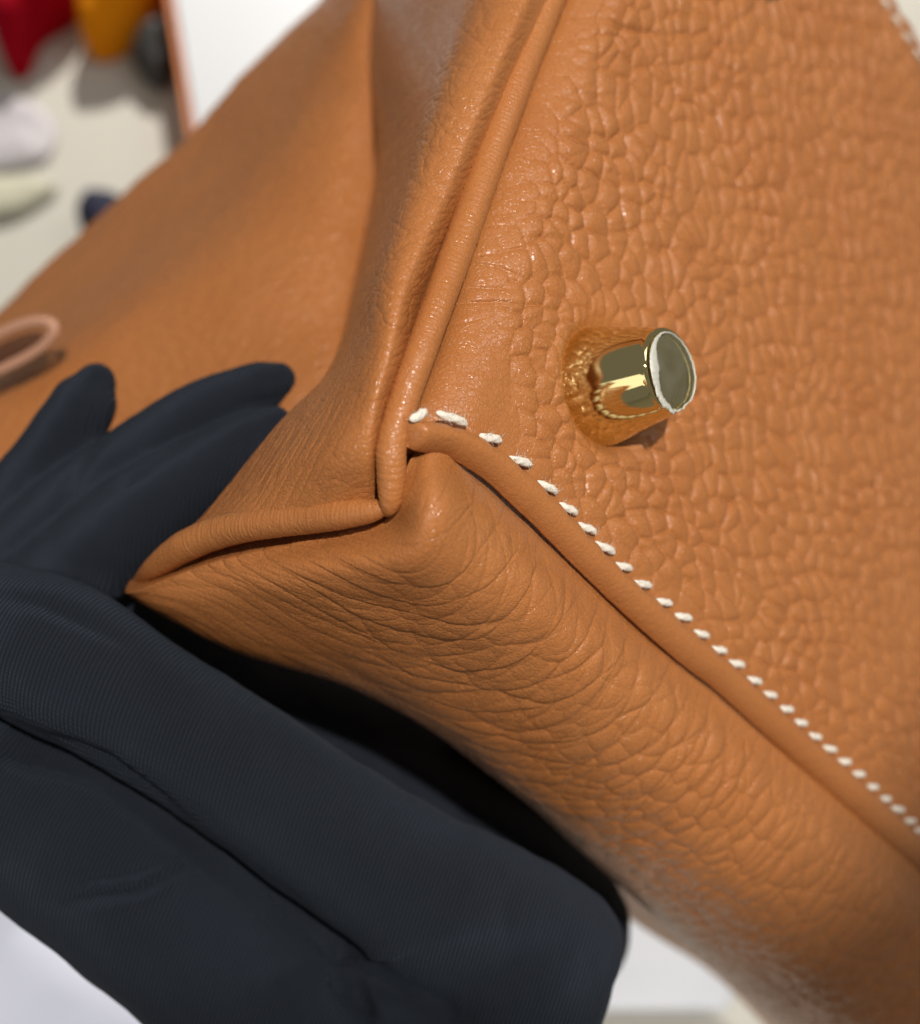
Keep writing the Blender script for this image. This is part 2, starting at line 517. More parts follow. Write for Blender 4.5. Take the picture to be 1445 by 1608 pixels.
# ---------------------------------------------------------------- front panel (rolls away under the stitched strip)
GB = [
    [(643, 724, 13.27), (624, 775, 13.25), (603, 820, 13.5), (480, 852, 14.1), (330, 886, 15.0), (206, 930, 16.0), (206, 905, 17.2)],
    [(688, 718, 13.27), (682, 790, 12.80), (640, 872, 12.95), (510, 900, 13.7), (375, 935, 14.8), (262, 966, 16.1), (240, 930, 17.6)],
    [(766, 763, 14.05), (758, 850, 13.35), (705, 930, 13.4), (595, 972, 14.2), (475, 1005, 15.2), (375, 1022, 16.4), (345, 975, 18.0)],
    [(901, 892, 14.80), (878, 975, 14.2), (815, 1040, 14.4), (730, 1080, 15.1), (650, 1103, 16.1), (585, 1090, 17.2), (560, 1020, 18.7)],
    [(1058, 1034, 15.95), (1033, 1115, 15.4), (972, 1195, 15.6), (900, 1238, 16.3), (830, 1252, 17.3), (773, 1205, 18.4), (745, 1130, 19.7)],
    [(1236, 1190, 17.35), (1212, 1285, 16.9), (1150, 1372, 17.1), (1085, 1412, 17.9), (1016, 1420, 18.9), (953, 1355, 20), (920, 1290, 21)],
    [(1441, 1362, 19.45), (1420, 1462, 19.05), (1352, 1562, 19.3), (1288, 1602, 20.1), (1220, 1605, 21.1), (1142, 1515, 22), (1105, 1440, 23)],
    [(1636, 1530, 21.7), (1618, 1650, 21.5), (1550, 1742, 21.7), (1475, 1780, 22.5), (1405, 1775, 23.5), (1320, 1685, 24.4), (1290, 1600, 25)],
]
Pb = surf(GB, 900, 560)
nb = normals(Pb)
if nb[400, 200, 2] > 0: nb = -nb
su, sv = arclen(Pb)
su = su[:, 280:281] + 0 * su
# leaf-like cells, their creases fanning from steep at the strip to level at the horizon
vc = 0.75
pr = np.hypot(su, 0.95 * np.maximum(sv - vc, 0) + 0.35 * np.minimum(sv - vc, 0))
pr = pr - 0.75 * su * np.exp(-su / 1.1) * sstep(0.6, 2.0, sv)
qa = np.arctan2(sv - vc, su + 0.25) * (0.9 + 0.55 * pr)
def leaf(x, y, cw, ch, seed, k=0.13, warp=0.5):
    X = x / cw + warp * fbm(x / cw * 0.35, y / ch * 0.5, seed + 3, 2)
    Y = y / ch + warp * fbm(x / cw * 0.35 + 9, y / ch * 0.5 + 4, seed + 5, 2)
    f1, f2, r, ox, oy = vor(X, Y, seed, 0.95)
    e = f2 - f1
    t = np.clip(e / 0.8, 0, 1)
    return 0.55 * (1 - np.exp(-e / k)) + 0.45 * np.sqrt(t * (2 - t)) + 0.22 * (r - 0.5) * sstep(0, 0.2, e), ox * sstep(0, .2, e)
b1, o1 = leaf(pr + 0.25 * qa, qa, 0.40, 1.05, 4)
b3, o3 = leaf(pr - 0.35 * qa, qa, 0.50, 1.25, 8)
b2, o2 = leaf(pr, qa, 0.16, 0.30, 6, k=0.14)
pb_, rb_, oxb, oyb = pillow(su + 0.3 * sv, sv, 0.30, 0.42, 19, warp=0.5)
nearu = sstep(0.2, 2.4, pr)
edgev = sstep(0.05, 0.7, sv)
amp = 0.25 + 0.75 * nearu
hb = (0.026 * b1 + 0.016 * b3 + 0.0030 * b2 - 0.016 * o1 + (0.012 + 0.034 * sstep(3, 8, su)) * pb_) * amp * (0.25 + 0.75 * edgev)
hb = hb + 0.0016 * fbm(pr * 16, qa * 7, 12, 3)
uu = su
# short wrinkles crossing the edge next to the seam
wr = pebble(sv * 1.0, uu * 0.8, 0.16, 0.6, 9, k=0.35)
hb = hb + 0.014 * wr * sstep(0.75, 0.02, uu) * sstep(0.6, 1.6, sv)
hb = hb * (1 - 0.72 * sstep(2.6, 4.2, sv)) + 0.05 * fbm(su * 0.5, sv * 0.6, 33) * nearu
Pb = Pb + nb * (hb * sstep(0, 0.05, sv))[..., None]
Pb = pad(Pb, 0, 0.5 * e2 + 0.15 * e1 + np.array([0, 0, 0.25]))
e_top = np.concatenate([(Pb[:1] + e2 * 0.16 * f_ + np.array([0, 0, 0.4]) * f_) for f_ in (1.0, 0.6, 0.25)], 0)
Pb = np.concatenate([e_top, Pb], 0)
mesh_obj('front_panel', C2W(Pb).reshape(-1, 3), grid_faces(*Pb.shape[:2]), M_leather, bag)

# ---------------------------------------------------------------- end gusset
GG = [
    [(600, 790, 13.6), (575, 788, 13.45), (505, 797, 13.6), (405, 812, 14.2), (315, 840, 15.0), (246, 884, 16), (262, 892, 17.5)],
    [(598, 720, 13.35), (575, 715, 13.05), (520, 715, 13.25), (440, 735, 14.1), (375, 775, 15.0), (330, 800, 16), (340, 850, 17.5)],
    [(612, 640, 13.35), (588, 632, 13.0), (550, 632, 13.3), (505, 640, 14.0), (462, 652, 14.9), (430, 680, 15.9), (450, 720, 17.5)],
    [(638, 560, 13.5), (612, 550, 13.12), (580, 540, 13.4), (553, 545, 14.2), (535, 560, 15.4), (515, 590, 17), (520, 640, 18.5)],
    [(664, 465, 13.9), (636, 447, 13.4), (600, 432, 13.75), (582, 430, 14.9), (572, 434, 16.5), (562, 440, 18.8), (552, 445, 21.5)],
    [(727, 303, 14.5), (700, 290, 14.1), (656, 265, 14.45), (632, 256, 15.8), (612, 252, 17.8), (596, 250, 20.3), (582, 252, 23.2)],
    [(786, 156, 14.95), (757, 142, 14.6), (706, 122, 15.0), (668, 110, 16.6), (622, 102, 18.9), (588, 98, 21.5), (568, 100, 24.4)],
    [(849, 4, 15.55), (818, -8, 15.25), (762, -25, 15.75), (705, -35, 17.4), (645, -40, 19.6), (600, -40, 22.3), (582, -40, 25)],
    [(909, -140, 16.4), (876, -160, 16.2), (820, -175, 16.7), (755, -185, 18.2), (690, -190, 20.4), (640, -190, 23), (620, -190, 25)],
]
Pg = surf(GG, 700, 420)
ng = normals(Pg)
if ng[300, 80, 2] > 0: ng = -ng
su, sv = arclen(Pg)
su = su[:, 60:61] + 0 * su
g1 = pebble(su * 1.1 + 0.35 * sv, sv, 0.15, 0.30, 12, k=0.22, warp=0.6)
g2 = pebble(su, sv * 0.7, 0.42, 0.62, 13, k=0.12, warp=0.7)
# fan of wrinkles in the lower corner
g3 = pebble(sv + 0.25 * su, su, 0.20, 0.55, 15, k=0.22, warp=0.5)
lower = sstep(2.3, 1.1, su)
hg = (0.009 * g1 + 0.010 * g2) * (0.5 + 0.5 * sstep(0, 0.4, sv)) * (1 - 0.5 * lower) + 0.012 * g3 * lower * sstep(0.3, 0.8, sv)
hg = hg * (1 - 0.75 * sstep(0.9, 2.2, sv) * sstep(2.0, 3.0, su))
hg = hg + 0.010 * np.sin(su * 26 + 4 * fbm(su * 2, sv * 2, 2)) * np.exp(-((sv - 0.62) / 0.22) ** 2) * sstep(2.0, 3.5, su) * (0.5 + fbm(su, sv * 0, 8))
Pg = Pg + ng * (hg * sstep(0, 0.04, sv))[..., None]
Pg = pad(Pg, 0, 0.25 * e1 + np.array([0.05, 0, 0.45]))
Pg = np.concatenate([(Pg[:1] - e2 * 0.22 * f_ + np.array([0, 0, 0.35]) * f_) for f_ in (1.0, 0.6, 0.25)] + [Pg], 0)
mesh_obj('end_gusset', C2W(Pg).reshape(-1, 3), grid_faces(*Pg.shape[:2]), M_leather, bag)

# ---------------------------------------------------------------- upper side panel, out of focus
GD = [
    [(640, -200, 26.4), (655, -195, 25.0), (672, -190, 24.2), (690, -190, 23.8), (710, -190, 23.8), (735, -195, 24)],
    [(528, -30, 26.8), (540, -14, 25.0), (555, -8, 23.9), (572, -5, 23.3), (600, -8, 23.1), (650, -20, 23.2)],
    [(412, 85, 27.0), (452, 116, 24.9), (490, 142, 23.1), (525, 156, 22.3), (565, 160, 22.0), (630, 150, 22.2)],
    [(290, 218, 27.2), (348, 260, 24.6), (407, 298, 22.2), (492, 318, 21.1), (565, 322, 21.1), (640, 318, 21.8)],
    [(140, 352, 27.2), (216, 386, 24.6), (292, 418, 21.9), (400, 465, 20.5), (540, 478, 20.2), (615, 480, 21.8)],
    [(0, 484, 27.0), (60, 512, 24.8), (120, 548, 22.1), (260, 640, 20.7), (490, 615, 19.3), (552, 632, 20.0)],
    [(-150, 612, 27), (-110, 640, 25), (-60, 680, 22.6), (100, 820, 21.2), (400, 800, 19.6), (500, 800, 19.9)],
    [(-300, 750, 27), (-240, 800, 25), (-180, 860, 23.2), (0, 980, 21.5), (300, 950, 20.2), (420, 950, 20.2)],
]
Pd = surf(GD, 300, 300)
nd = normals(Pd)
if nd[150, 150, 2] > 0: nd = -nd
su, sv = arclen(Pd)
Pd = Pd + nd * (0.022 * pebble(su, sv, 0.28, 0.30, 17, k=0.25) + 0.06 * fbm(su * 0.7, sv * 0.7, 18))[..., None]
# fold the top-left rim back so the panel has thickness
rim = Pd[:, :1] + np.array([0.15, -0.1, 0.35]) * np.linspace(1, 0.1, 8)[None, :, None]
Pd = np.concatenate([rim, Pd], 1)
mesh_obj('side_panel', C2W(Pd).reshape(-1, 3), grid_faces(*Pd.shape[:2]), M_leather, bag)


GK = [[(700, 1150, 21.5), (740, 1210, 23.5), (760, 1260, 26)],
      [(900, 1290, 22.0), (945, 1370, 24.0), (985, 1440, 26)],
      [(1060, 1420, 23.0), (1090, 1480, 25.0), (1120, 1530, 27)],
      [(1200, 1530, 24.0), (1215, 1590, 26.0), (1240, 1650, 28)],
      [(1380, 1680, 25.5), (1390, 1740, 27.0), (1400, 1800, 29)]]
Pk = surf(GK, 120, 40)  # added leather sheet standing in for the dark shadow band beside the bag
Pk = np.concatenate([Pk, Pk[:, -1:] + np.array([0.1, 0.3, 0.8])], 1)
mesh_obj('shadow_sheet', C2W(Pk).reshape(-1, 3), grid_faces(*Pk.shape[:2]), M_leather, bag)


# seam allowance: raw leather folded inside the corner, seen only through the seams
GI = [[(300, 850, 16.2), (300, 872, 16.2), (310, 905, 16.6)],
      [(420, 790, 15.2), (425, 830, 15.2), (440, 880, 15.6)],
      [(560, 760, 14.4), (590, 800, 14.2), (600, 860, 14.6)],
      [(600, 640, 14.3), (660, 720, 13.95), (680, 800, 14.3)],
      [(760, 690, 14.9), (775, 770, 14.45), (770, 850, 15.0)],
      [(930, 850, 15.8), (920, 910, 15.3), (900, 980, 15.8)],
      [(1090, 1000, 17.0), (1080, 1060, 16.6), (1060, 1130, 17.0)],
      [(1480, 1370, 20.8), (1460, 1410, 20.4), (1440, 1480, 20.8)]]
Pi = surf(GI, 160, 24)
mesh_obj('seam_allowance', C2W(Pi).reshape(-1, 3), grid_faces(*Pi.shape[:2]), M_leather, bag)

# ---------------------------------------------------------------- tubes
def frames(C):
    T = np.gradient(C, axis=0); T /= np.linalg.norm(T, axis=1, keepdims=True)
    N = np.zeros_like(T)
    n = np.cross(T[0], [0.3, 0.2, 1.0]); n /= np.linalg.norm(n); N[0] = n
    for i in range(1, len(T)):
        n = N[i - 1] - T[i] * (N[i - 1] @ T[i]); N[i] = n / np.linalg.norm(n)
    return T, N, np.cross(T, N)


def tube(pts, n, m=40, flat=(1, 1), disp=None, dense=600):
    """pts (px,py,z,r_cm) -> camera-frame grid, rings evenly spaced"""
    P = np.asarray(pts, float)
    A = np.c_[cam3(P[:, 0], P[:, 1], P[:, 2]), P[:, 3]]
    A = catmull(A, dense)
    d = np.r_[0, np.cumsum(np.linalg.norm(np.diff(A[:, :3], axis=0), axis=1))]
    s = np.linspace(0, d[-1], n)
    A = np.stack([np.interp(s, d, A[:, j]) for j in range(4)], -1)
    T, N, B = frames(A[:, :3])
    a = np.linspace(0, 2 * math.pi, m, endpoint=False)
    ss, aa = np.meshgrid(s, a, indexing='ij')
    r = np.maximum(A[:, 3], 0.004)[:, None] * np.ones_like(aa)
    if disp is not None: r = r + disp(ss, aa)
    return A[:, None, :3] + N[:, None] * (r * np.cos(aa) * flat[0])[..., None] + B[:, None] * (r * np.sin(aa) * flat[1])[..., None]


def pipe_disp(seed, a1=0.0065, fr=0.055):
    return lambda s, a: a1 * pebble(s + 0.03 * np.sin(a * 1.5), np.minimum(a, 2 * math.pi - a) * 0.17, fr, 0.34, seed, k=0.3, warp=0.7) \
        + 0.008 * fbm(s * 1.6, np.cos(a), seed + 1)


def add_tube(name, pts, n, m, mat, parent, **kw):
    P = tube(pts, n, m, **kw)
    f = grid_faces(n, m, wrap_v=True)
    return mesh_obj(name, C2W(P).reshape(-1, 3), f, mat, parent)


add_tube('piping', [(607, 806, 13.3, .05), (613, 788, 13.2, .115), (615, 745, 13.15, .150), (616, 695, 13.15, .158), (637, 622, 13.3, .160), (661, 553, 13.45, .165),
                    (684, 487, 13.7, .17), (722, 382, 14.2, .18), (768, 250, 14.8, .185), (812, 130, 15.3, .19), (862, 0, 16, .20), (925, -150, 16.8, .2)],
         900, 72, M_strip, bag, disp=pipe_disp(41))
add_tube('piping', [(610, 803, 13.3, .05), (600, 800, 13.3, .09), (575, 803, 13.4, .135), (530, 808, 13.6, .165), (480, 814, 13.9, .175), (400, 823, 14.4, .180),
                    (340, 837, 14.9, .19), (290, 858, 15.35, .19), (250, 885, 15.9, .15), (228, 903, 16.4, .10), (215, 915, 17, .05)],
         500, 72, M_strip, bag, disp=pipe_disp(47, 0.007, 0.05))

# ---------------------------------------------------------------- stitched strip along the base edge
up_px = np.array([(641, 655), (652, 659), (680, 664), (706, 668), (740, 682), (767, 697), (814, 733), (856, 773), (918, 838), (975, 898), (1039, 953), (1098, 1003), (1153, 1050), (1206, 1098), (1254, 1142), (1300, 1183), (1345, 1223), (1387, 1261), (1426, 1296), (1490, 1356), (1600, 1460), (1720, 1572)], float)
lo_px = np.array([(641, 698), (650, 708), (672, 712), (697, 716), (733, 736), (768, 760), (808, 798), (845, 833), (893, 882), (945, 932), (1008, 990), (1065, 1040), (1120, 1082), (1172, 1130), (1222, 1174), (1268, 1215), (1315, 1257), (1357, 1295), (1396, 1330), (1460, 1387), (1572, 1489), (1690, 1601)], float)
ku = catmull(np.c_[up_px, lo_px], 1400)
U3 = np.array([hit(x, y, 0.0) for x, y in ku[:, :2]])
L3 = np.array([hit(x, y, -0.10) for x, y in ku[:, 2:]])
d = np.r_[0, np.cumsum(np.linalg.norm(np.diff(U3, axis=0), axis=1))]
s_even = np.linspace(0, d[-1], 1300)
U3 = np.stack([np.interp(s_even, d, U3[:, j]) for j in range(3)], -1)
L3 = np.stack([np.interp(s_even, d, L3[:, j]) for j in range(3)], -1)
cap = np.sqrt(np.clip(1 - (1 - np.clip(s_even / 0.13, 0, 1)) ** 2, 0.0, 1))[:, None]
t = np.linspace(0, 1, 46)
X = L3 - U3
cs = []
for tt in t:
    cs.append(U3 + X * tt + nn * ((0.165 * math.sin(math.pi * min(tt * 1.02, 1)) ** 0.55 + 0.02) * cap - 0.16 * (1 - cap)))
Pst = np.stack(cs, 1)
tuck = [L3 - nn * 0.03 * k_ - X * (0.16 * k_ * k_) for k_ in (0.5, 1.0, 1.6, 2.2)]
Pst = np.concatenate([(U3 - nn * 0.12 + 0.02 * X)[:, None], (U3 - nn * 0.03)[:, None], Pst, np.stack(tuck, 1)], 1)
nst = normals(Pst)
if nst[300, 20, 2] > 0: nst = -nst
su = s_even[:, None] + np.zeros(Pst.shape[1])[None]
sv = np.linspace(0, 0.55, Pst.shape[1])[None] + 0 * su
hs = 0.0035 * pebble(su, sv, 0.10, 0.16, 51, k=0.3) + 0.010 * fbm(su * 1.3, sv * 2, 52) + 0.004 * fbm(su * 5, sv * 5, 55)
# the stitches pull little scallops into the upper edge
st3 = np.array([plane(a, b, 0.0) for a, b in st_all])
dmin = np.min(np.linalg.norm(U3[:, None] - st3[None], axis=-1), axis=1)
hs = hs - 0.030 * (np.exp(-(dmin / 0.09) ** 2))[:, None] * np.exp(-(sv / 0.14) ** 2)
Pst = Pst + nst * hs[..., None]
mesh_obj('edge_binding', C2W(Pst).reshape(-1, 3), grid_faces(*Pst.shape[:2]), M_strip, bag)


# ---------------------------------------------------------------- stitches
def stitch_mesh(fuzz, seed, plump=1.0):
    rs = np.random.RandomState(seed)
    n, m = 30, 16
    x = np.linspace(-1, 1, n)
    prof = np.sqrt(np.clip(1 - np.abs(x) ** 3.2, 0.002, 1))
    a = np.linspace(0, 2 * math.pi, m, endpoint=False)
    xx, aa = np.meshgrid(x, a, indexing='ij')
    r = prof[:, None] * (1 + 0.085 * np.sin(3 * aa + xx * 7.5 + seed) + 0.012 * rs.randn(n, m))
    L = 0.186; W = 0.048 * plump; H = 0.042 * plump
    V = np.stack([xx * L, r * np.cos(aa) * W + 0.012 * np.sin(xx * 2.5), r * np.sin(aa) * H - 0.022 * xx ** 2], -1).reshape(-1, 3)
    Fc = grid_faces(n, m, wrap_v=True)
    Vs = [V]; Fs = [Fc]; base = len(V)
    for k in range(fuzz):
        x0 = rs.uniform(-0.9, 0.9) * L; ang = rs.uniform(0.3, 2.8)
        p0 = np.array([x0, math.cos(ang) * W * 0.8, math.sin(ang) * H * 0.8])
        dr = np.array([rs.uniform(-.6, .6), math.cos(ang) + rs.uniform(-.2, .6), math.sin(ang) * 0.9]); dr /= np.linalg.norm(dr)
        ln = rs.uniform(0.03, 0.085)
        bend = rs.uniform(-0.4, 0.4, 3)
        ring = []
        for j in range(4):
            c = p0 + dr * ln * j / 3 + bend * ln * (j / 3) ** 2 * 0.5
            rr = 0.0028 * (1 - 0.6 * j / 3)
            for q in range(3):
                t_ = q * 2.094
                ring.append(c + rr * np.array([math.cos(t_), math.sin(t_) * 0.7, math.sin(t_)]))
        Vs.append(np.array(ring)); Fs.append(base + grid_faces(4, 3, wrap_v=True)); base += 12
    return np.vstack(Vs), np.vstack(Fs)


def place_stitch(i, p, tdir, ndir, scale, fuzz, plump=1.0, lx=1.0, label=None):
    V, Fc = stitch_mesh(fuzz, i, plump)
    V = V * scale
    V[:, 0] *= lx
    tdir = tdir / np.linalg.norm(tdir)
    bdir = np.cross(ndir, tdir); bdir /= np.linalg.norm(bdir)
    if bdir @ e2 < 0: bdir = -bdir
    W_ = p + V[:, :1] * tdir + V[:, 1:2] * bdir + V[:, 2:3] * ndir
    o = mesh_obj('stitch', C2W(W_), Fc, M_thread, bag)
    if label: o['label'] = label


rs = np.random.RandomState(3)
for i in range(len(st_all) - 6):
    a = st_all[i]; b = st_all[i + 1] if i < 1 else (st_all[i + 1] + 0 * a)
    prev = st_all[i - 1] if i > 0 else a
    tdir = plane(b[0], b[1], 0.) - plane(prev[0], prev[1], 0.)
    tdir = tdir / np.linalg.norm(tdir)
    lx = 1.0
    if i == 0: lx = 0.75
    if i == 1: lx = 1.35
    tilt = (0.26 if i > 1 else 0.0) + rs.uniform(-0.06, 0.06)
    if i == 0: tilt = 0.45
    td = tdir * math.cos(tilt) + e2 * math.sin(tilt)
    if i == 1: td = tdir * 0.95 - e2 * 0.1
    p = plane(a[0], a[1], 0.046 if i > 0 else 0.06) + e2 * rs.uniform(0.008, 0.026)
    place_stitch(i, p, td, nn, 1.0 + rs.uniform(-.05, .05), 26 if i < 5 else 14 if i < 10 else 0, lx=lx * rs.uniform(0.94, 1.06), plump=1.08 if i < 3 else 1.0)
# far row along the opposite edge of the base
for i in range(34):
    s = 5.6 + i * pitch
    place_stitch(100 + i, plane(s, BASE_W, 0.03), e1, nn, 0.86, 0)


# ---------------------------------------------------------------- metal feet
def lathe(profile, m, center, axis, xdir, wob=None):
    a = np.linspace(0, 2 * math.pi, m, endpoint=False)
    axis = axis / np.linalg.norm(axis)
    xd = xdir - axis * (xdir @ axis); xd /= np.linalg.norm(xd); yd = np.cross(axis, xd)
    P = []
    for (r, h) in profile:
        rr = r * (1 + (wob(a) if wob else 0))
        P.append(center + axis * h + np.outer(rr * np.cos(a), xd) + np.outer(rr * np.sin(a), yd))
    return np.stack(P, 0)


def foot_profile(rb, rt, h, bev=0.045):
    pts = [(rb * 0.98, -0.25), (rb, -0.02), (rb * 0.995, 0.03)]
    for k in np.linspace(0, 1, 24)[1:]:
        pts.append((rb + (rt - rb) * k, 0.03 + (h - bev - 0.03) * k))
    for k in np.linspace(0, math.pi / 2, 9)[1:]:
        pts.append((rt - bev * (1 - math.cos(k)) , h - bev + bev * math.sin(k)))
    for k in np.linspace(1, 0.002, 14)[1:]:
        pts.append(((rt - bev) * k, h + 0.012 * (1 - k * k)))
    return pts


def foot(fs, film=True):
    c = plane(np.array(fs[0]), np.array(fs[1]), np.array(-0.08))
    H = 1.04
    P = lathe(foot_profile(0.735, 0.500, H), 128, c, nn, e1)
    f = mesh_obj('metal_foot', C2W(P).reshape(-1, 3), grid_faces(P.shape[0], P.shape[1], wrap_v=True), M_gold, bag)
    if film:
        a = np.linspace(0, 2 * math.pi, 160, endpoint=False)
        top = c + nn * (H + 0.020)
        tears = 0.015 * np.sin(a * 9 + 1) + 0.012 * np.sin(a * 17 + 2) + 0.01 * np.sin(a * 31)
        xd = e1; yd = np.cross(nn, xd)
        def ringp(r, h, w_):
            rr = r + tears * w_
            return top + nn * h + np.outer(rr * np.cos(a), xd) + np.outer(rr * np.sin(a), yd)
        P = np.stack([ringp(r, h, w_) for r, h, w_ in [(0.002, 0.022, 0), (0.2, 0.02, 0), (0.36, 0.018, .6), (0.41, 0.014, 1), (0.42, 0.008, 1), (0.41, 0.002, 1), (0.3, 0.001, .6), (0.002, 0.001, 0)]], 0)
        o = mesh_obj('protective_film', C2W(P).reshape(-1, 3), grid_faces(P.shape[0], P.shape[1], wrap_v=True), M_film, f)
        # whitened, torn rim of the film: a wide lip on the left, a thin one round the far side
        rr2 = np.random.RandomState(5)
        cc = c + nn * (H + 0.045)
        # image directions on the cap
        a0 = math.atan2(*(np.array([yd[0] * -1 + 0 * yd[1], xd[0] * -1 + 0 * xd[1]])))
        m = 150
        ph = np.linspace(0, 2 * math.pi, m, endpoint=False)
        # angle measured so that 0 points image-left, pi/2 image-down
        dl = -(xd * xd[0] + yd * yd[0]); dl /= np.linalg.norm(dl)
        dd = -(xd * xd[1] + yd * yd[1]); dd -= dl * (dd @ dl); dd /= np.linalg.norm(dd)
        wide = 0.010 + 0.150 * np.exp(-((np.angle(np.exp(1j * (ph - 0.15)))) / 0.75) ** 2) + 0.055 * np.exp(-((np.angle(np.exp(1j * (ph - 1.15)))) / 0.40) ** 2)
        jag = 0.022 * rr2.rand(m) * (0.4 + wide * 7)
        outr = 0.445 + 0.07 * np.exp(-((np.angle(np.exp(1j * (ph - 1.2)))) / 0.45) ** 2) + 0.035 * rr2.rand(m) * np.exp(-((np.angle(np.exp(1j * (ph - 1.5)))) / 0.7) ** 2) * 2 + 0.006 * rr2.rand(m)
        outr = outr - 0.05 * np.exp(-((np.angle(np.exp(1j * (ph + 2.3)))) / 0.9) ** 2)
        rows = []
        for q, hh in [(0, 0.0), (0.0, 0.008), (0.35, 0.014), (0.7, 0.012), (1.0, 0.004), (1.0, 0.0)]:
            r = outr - (wide + jag) * q
            z = hh + 0.012 * rr2.rand(m) * (0.2 < q < 0.9)
            rows.append(cc - nn * 0.015 + np.outer(r * np.cos(ph), dl) + np.outer(r * np.sin(ph), dd) + np.outer(z, nn))
        P = np.stack(rows, 0)
        o2 = mesh_obj('torn_film_edge', C2W(P).reshape(-1, 3), grid_faces(P.shape[0], P.shape[1], wrap_v=True), M_crumple, f)
    return f


foot(fs1)['label'] = 'gold foot with torn clear film on its flat cap'
foot(fs2, film=False)

# ---------------------------------------------------------------- slot and its rim on the side panel
def oval(cx, cy, z, L, W_, ang, r, n=80, m=14, z_slope=0.0):
    a = np.linspace(0, 2 * math.pi, n, endpoint=False)
    x = L * np.sign(np.cos(a)) * np.abs(np.cos(a)) ** 0.8; y = W_ * np.sin(a)
    px = cx + x * math.cos(ang) - y * math.sin(ang); py = cy - (x * math.sin(ang) + y * math.cos(ang))
    C = cam3(px, py, z + z_slope * x)
    T = np.roll(C, -1, 0) - np.roll(C, 1, 0); T /= np.linalg.norm(T, axis=1, keepdims=True)
    up = np.array([0, 0.2, -1.0]); B = np.cross(T, up); B /= np.linalg.norm(B, axis=1, keepdims=True); N = np.cross(B, T)
    b = np.linspace(0, 2 * math.pi, m, endpoint=False)
    return C[:, None] + r * (np.cos(b)[None, :, None] * B[:, None] * 1.5 + np.sin(b)[None, :, None] * N[:, None] * 0.9)


P = oval(8, 548, 21.6, 84, 26, R(26), 0.065, z_slope=-0.006)
mesh_obj('strap_slot', C2W(P).reshape(-1, 3), grid_faces(P.shape[0], P.shape[1], True, True), M_edge, bag)
M_dark = simple('dark_slot_shade', (0.09, 0.03, 0.01), rough=0.8)  # dark colour stands in for the shade inside the slot
a = np.linspace(0, 2 * math.pi, 40, endpoint=False)
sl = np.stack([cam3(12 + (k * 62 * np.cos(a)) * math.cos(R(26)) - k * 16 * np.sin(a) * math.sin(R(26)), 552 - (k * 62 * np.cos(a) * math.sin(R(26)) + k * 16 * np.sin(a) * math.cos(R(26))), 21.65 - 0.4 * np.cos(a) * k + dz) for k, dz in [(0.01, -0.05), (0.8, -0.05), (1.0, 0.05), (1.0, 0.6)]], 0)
mesh_obj('slot_shade', C2W(sl).reshape(-1, 3), grid_faces(4, 40, wrap_v=True), M_dark, bag)

# ================================================================== gloved hand
# digit chains (px, py, depth cm, radius cm)
chains = [
    # three long digits behind the end of the bag
    [(151, 600, 17.9, .30), (138, 625, 17.9, .45), (100, 690, 17.9, .50), (30, 790, 17.9, .56), (-60, 920, 17.8, .68), (-130, 1020, 17.8, .8)],
    [(438, 596, 17.6, .24), (420, 603, 17.6, .34), (365, 630, 17.6, .44), (270, 684, 17.5, .52), (150, 770, 17.5, .56), (20, 890, 17.6, .66), (-90, 1000, 17.8, .8)],
    [(432, 662, 17.1, .22), (408, 680, 17.1, .36), (350, 720, 17.0, .48), (230, 800, 17.1, .62), (110, 900, 17.3, .72), (0, 1000, 17.6, .8), (-80, 1060, 17.8, .9)],
    # fourth, mostly outside the picture
    [(-60, 640, 18.4, .3), (-90, 720, 18.4, .45), (-130, 850, 18.2, .55), (-170, 1000, 18.0, .7)],
    # broad front digit under the bag
    [(-120, 960, 16.4, .70), (0, 996, 15.95, .88), (100, 1040, 15.95, .96), (250, 1130, 16.1, .92), (400, 1225, 16.3, .92), (540, 1325, 16.5, 1.00), (680, 1400, 16.7, 1.02), (800, 1456, 16.9, .98), (872, 1482, 17.05, .90)],
    [(700, 1440, 17.0, 1.05), (810, 1495, 17.1, 1.22), (800, 1590, 17.3, 1.22), (760, 1700, 17.6, 1.3)],
    # heel of the hand below
    [(-150, 1170, 16.9, 1.1), (0, 1245, 16.8, 1.15), (120, 1325, 16.9, 1.18), (260, 1440, 17.0, 1.2), (380, 1545, 17.1, 1.2), (500, 1640, 17.3, 1.2), (640, 1750, 17.5, 1.3)],
    [(640, 1560, 17.6, 1.3), (700, 1700, 17.8, 1.5)],
    [(-100, 1120, 17.7, .9), (100, 1180, 17.8, .9), (300, 1310, 17.9, .9), (480, 1430, 18.0, .95), (600, 1520, 18.1, 1.0)],
    [(40, 940, 18.0, 1.1), (210, 1020, 19.2, 1.2), (430, 1120, 21.2, 1.3), (640, 1225, 22.6, 1.4), (800, 1345, 23.2, 1.4)],
    # palm under the bag
    [(-100, 1050, 18.8, 1.3), (60, 1060, 19.4, 1.2), (300, 1150, 20.8, 1.5), (540, 1250, 21.8, 1.6), (760, 1380, 22.2, 1.6), (868, 1450, 22.2, 1.35)],
    [(-260, 1080, 18.2, 1.4), (50, 1220, 18.5, 1.3), (330, 1430, 18.8, 1.4), (600, 1640, 19.0, 1.6)],
    # wrist, off frame
    [(-200, 1050, 18.2, 1.5), (-420, 1250, 18.6, 2.0), (-650, 1700, 19.5, 2.5), (-1000, 2100, 21.0, 2.8)],
]
Vh = []; Fh = []; base = 0
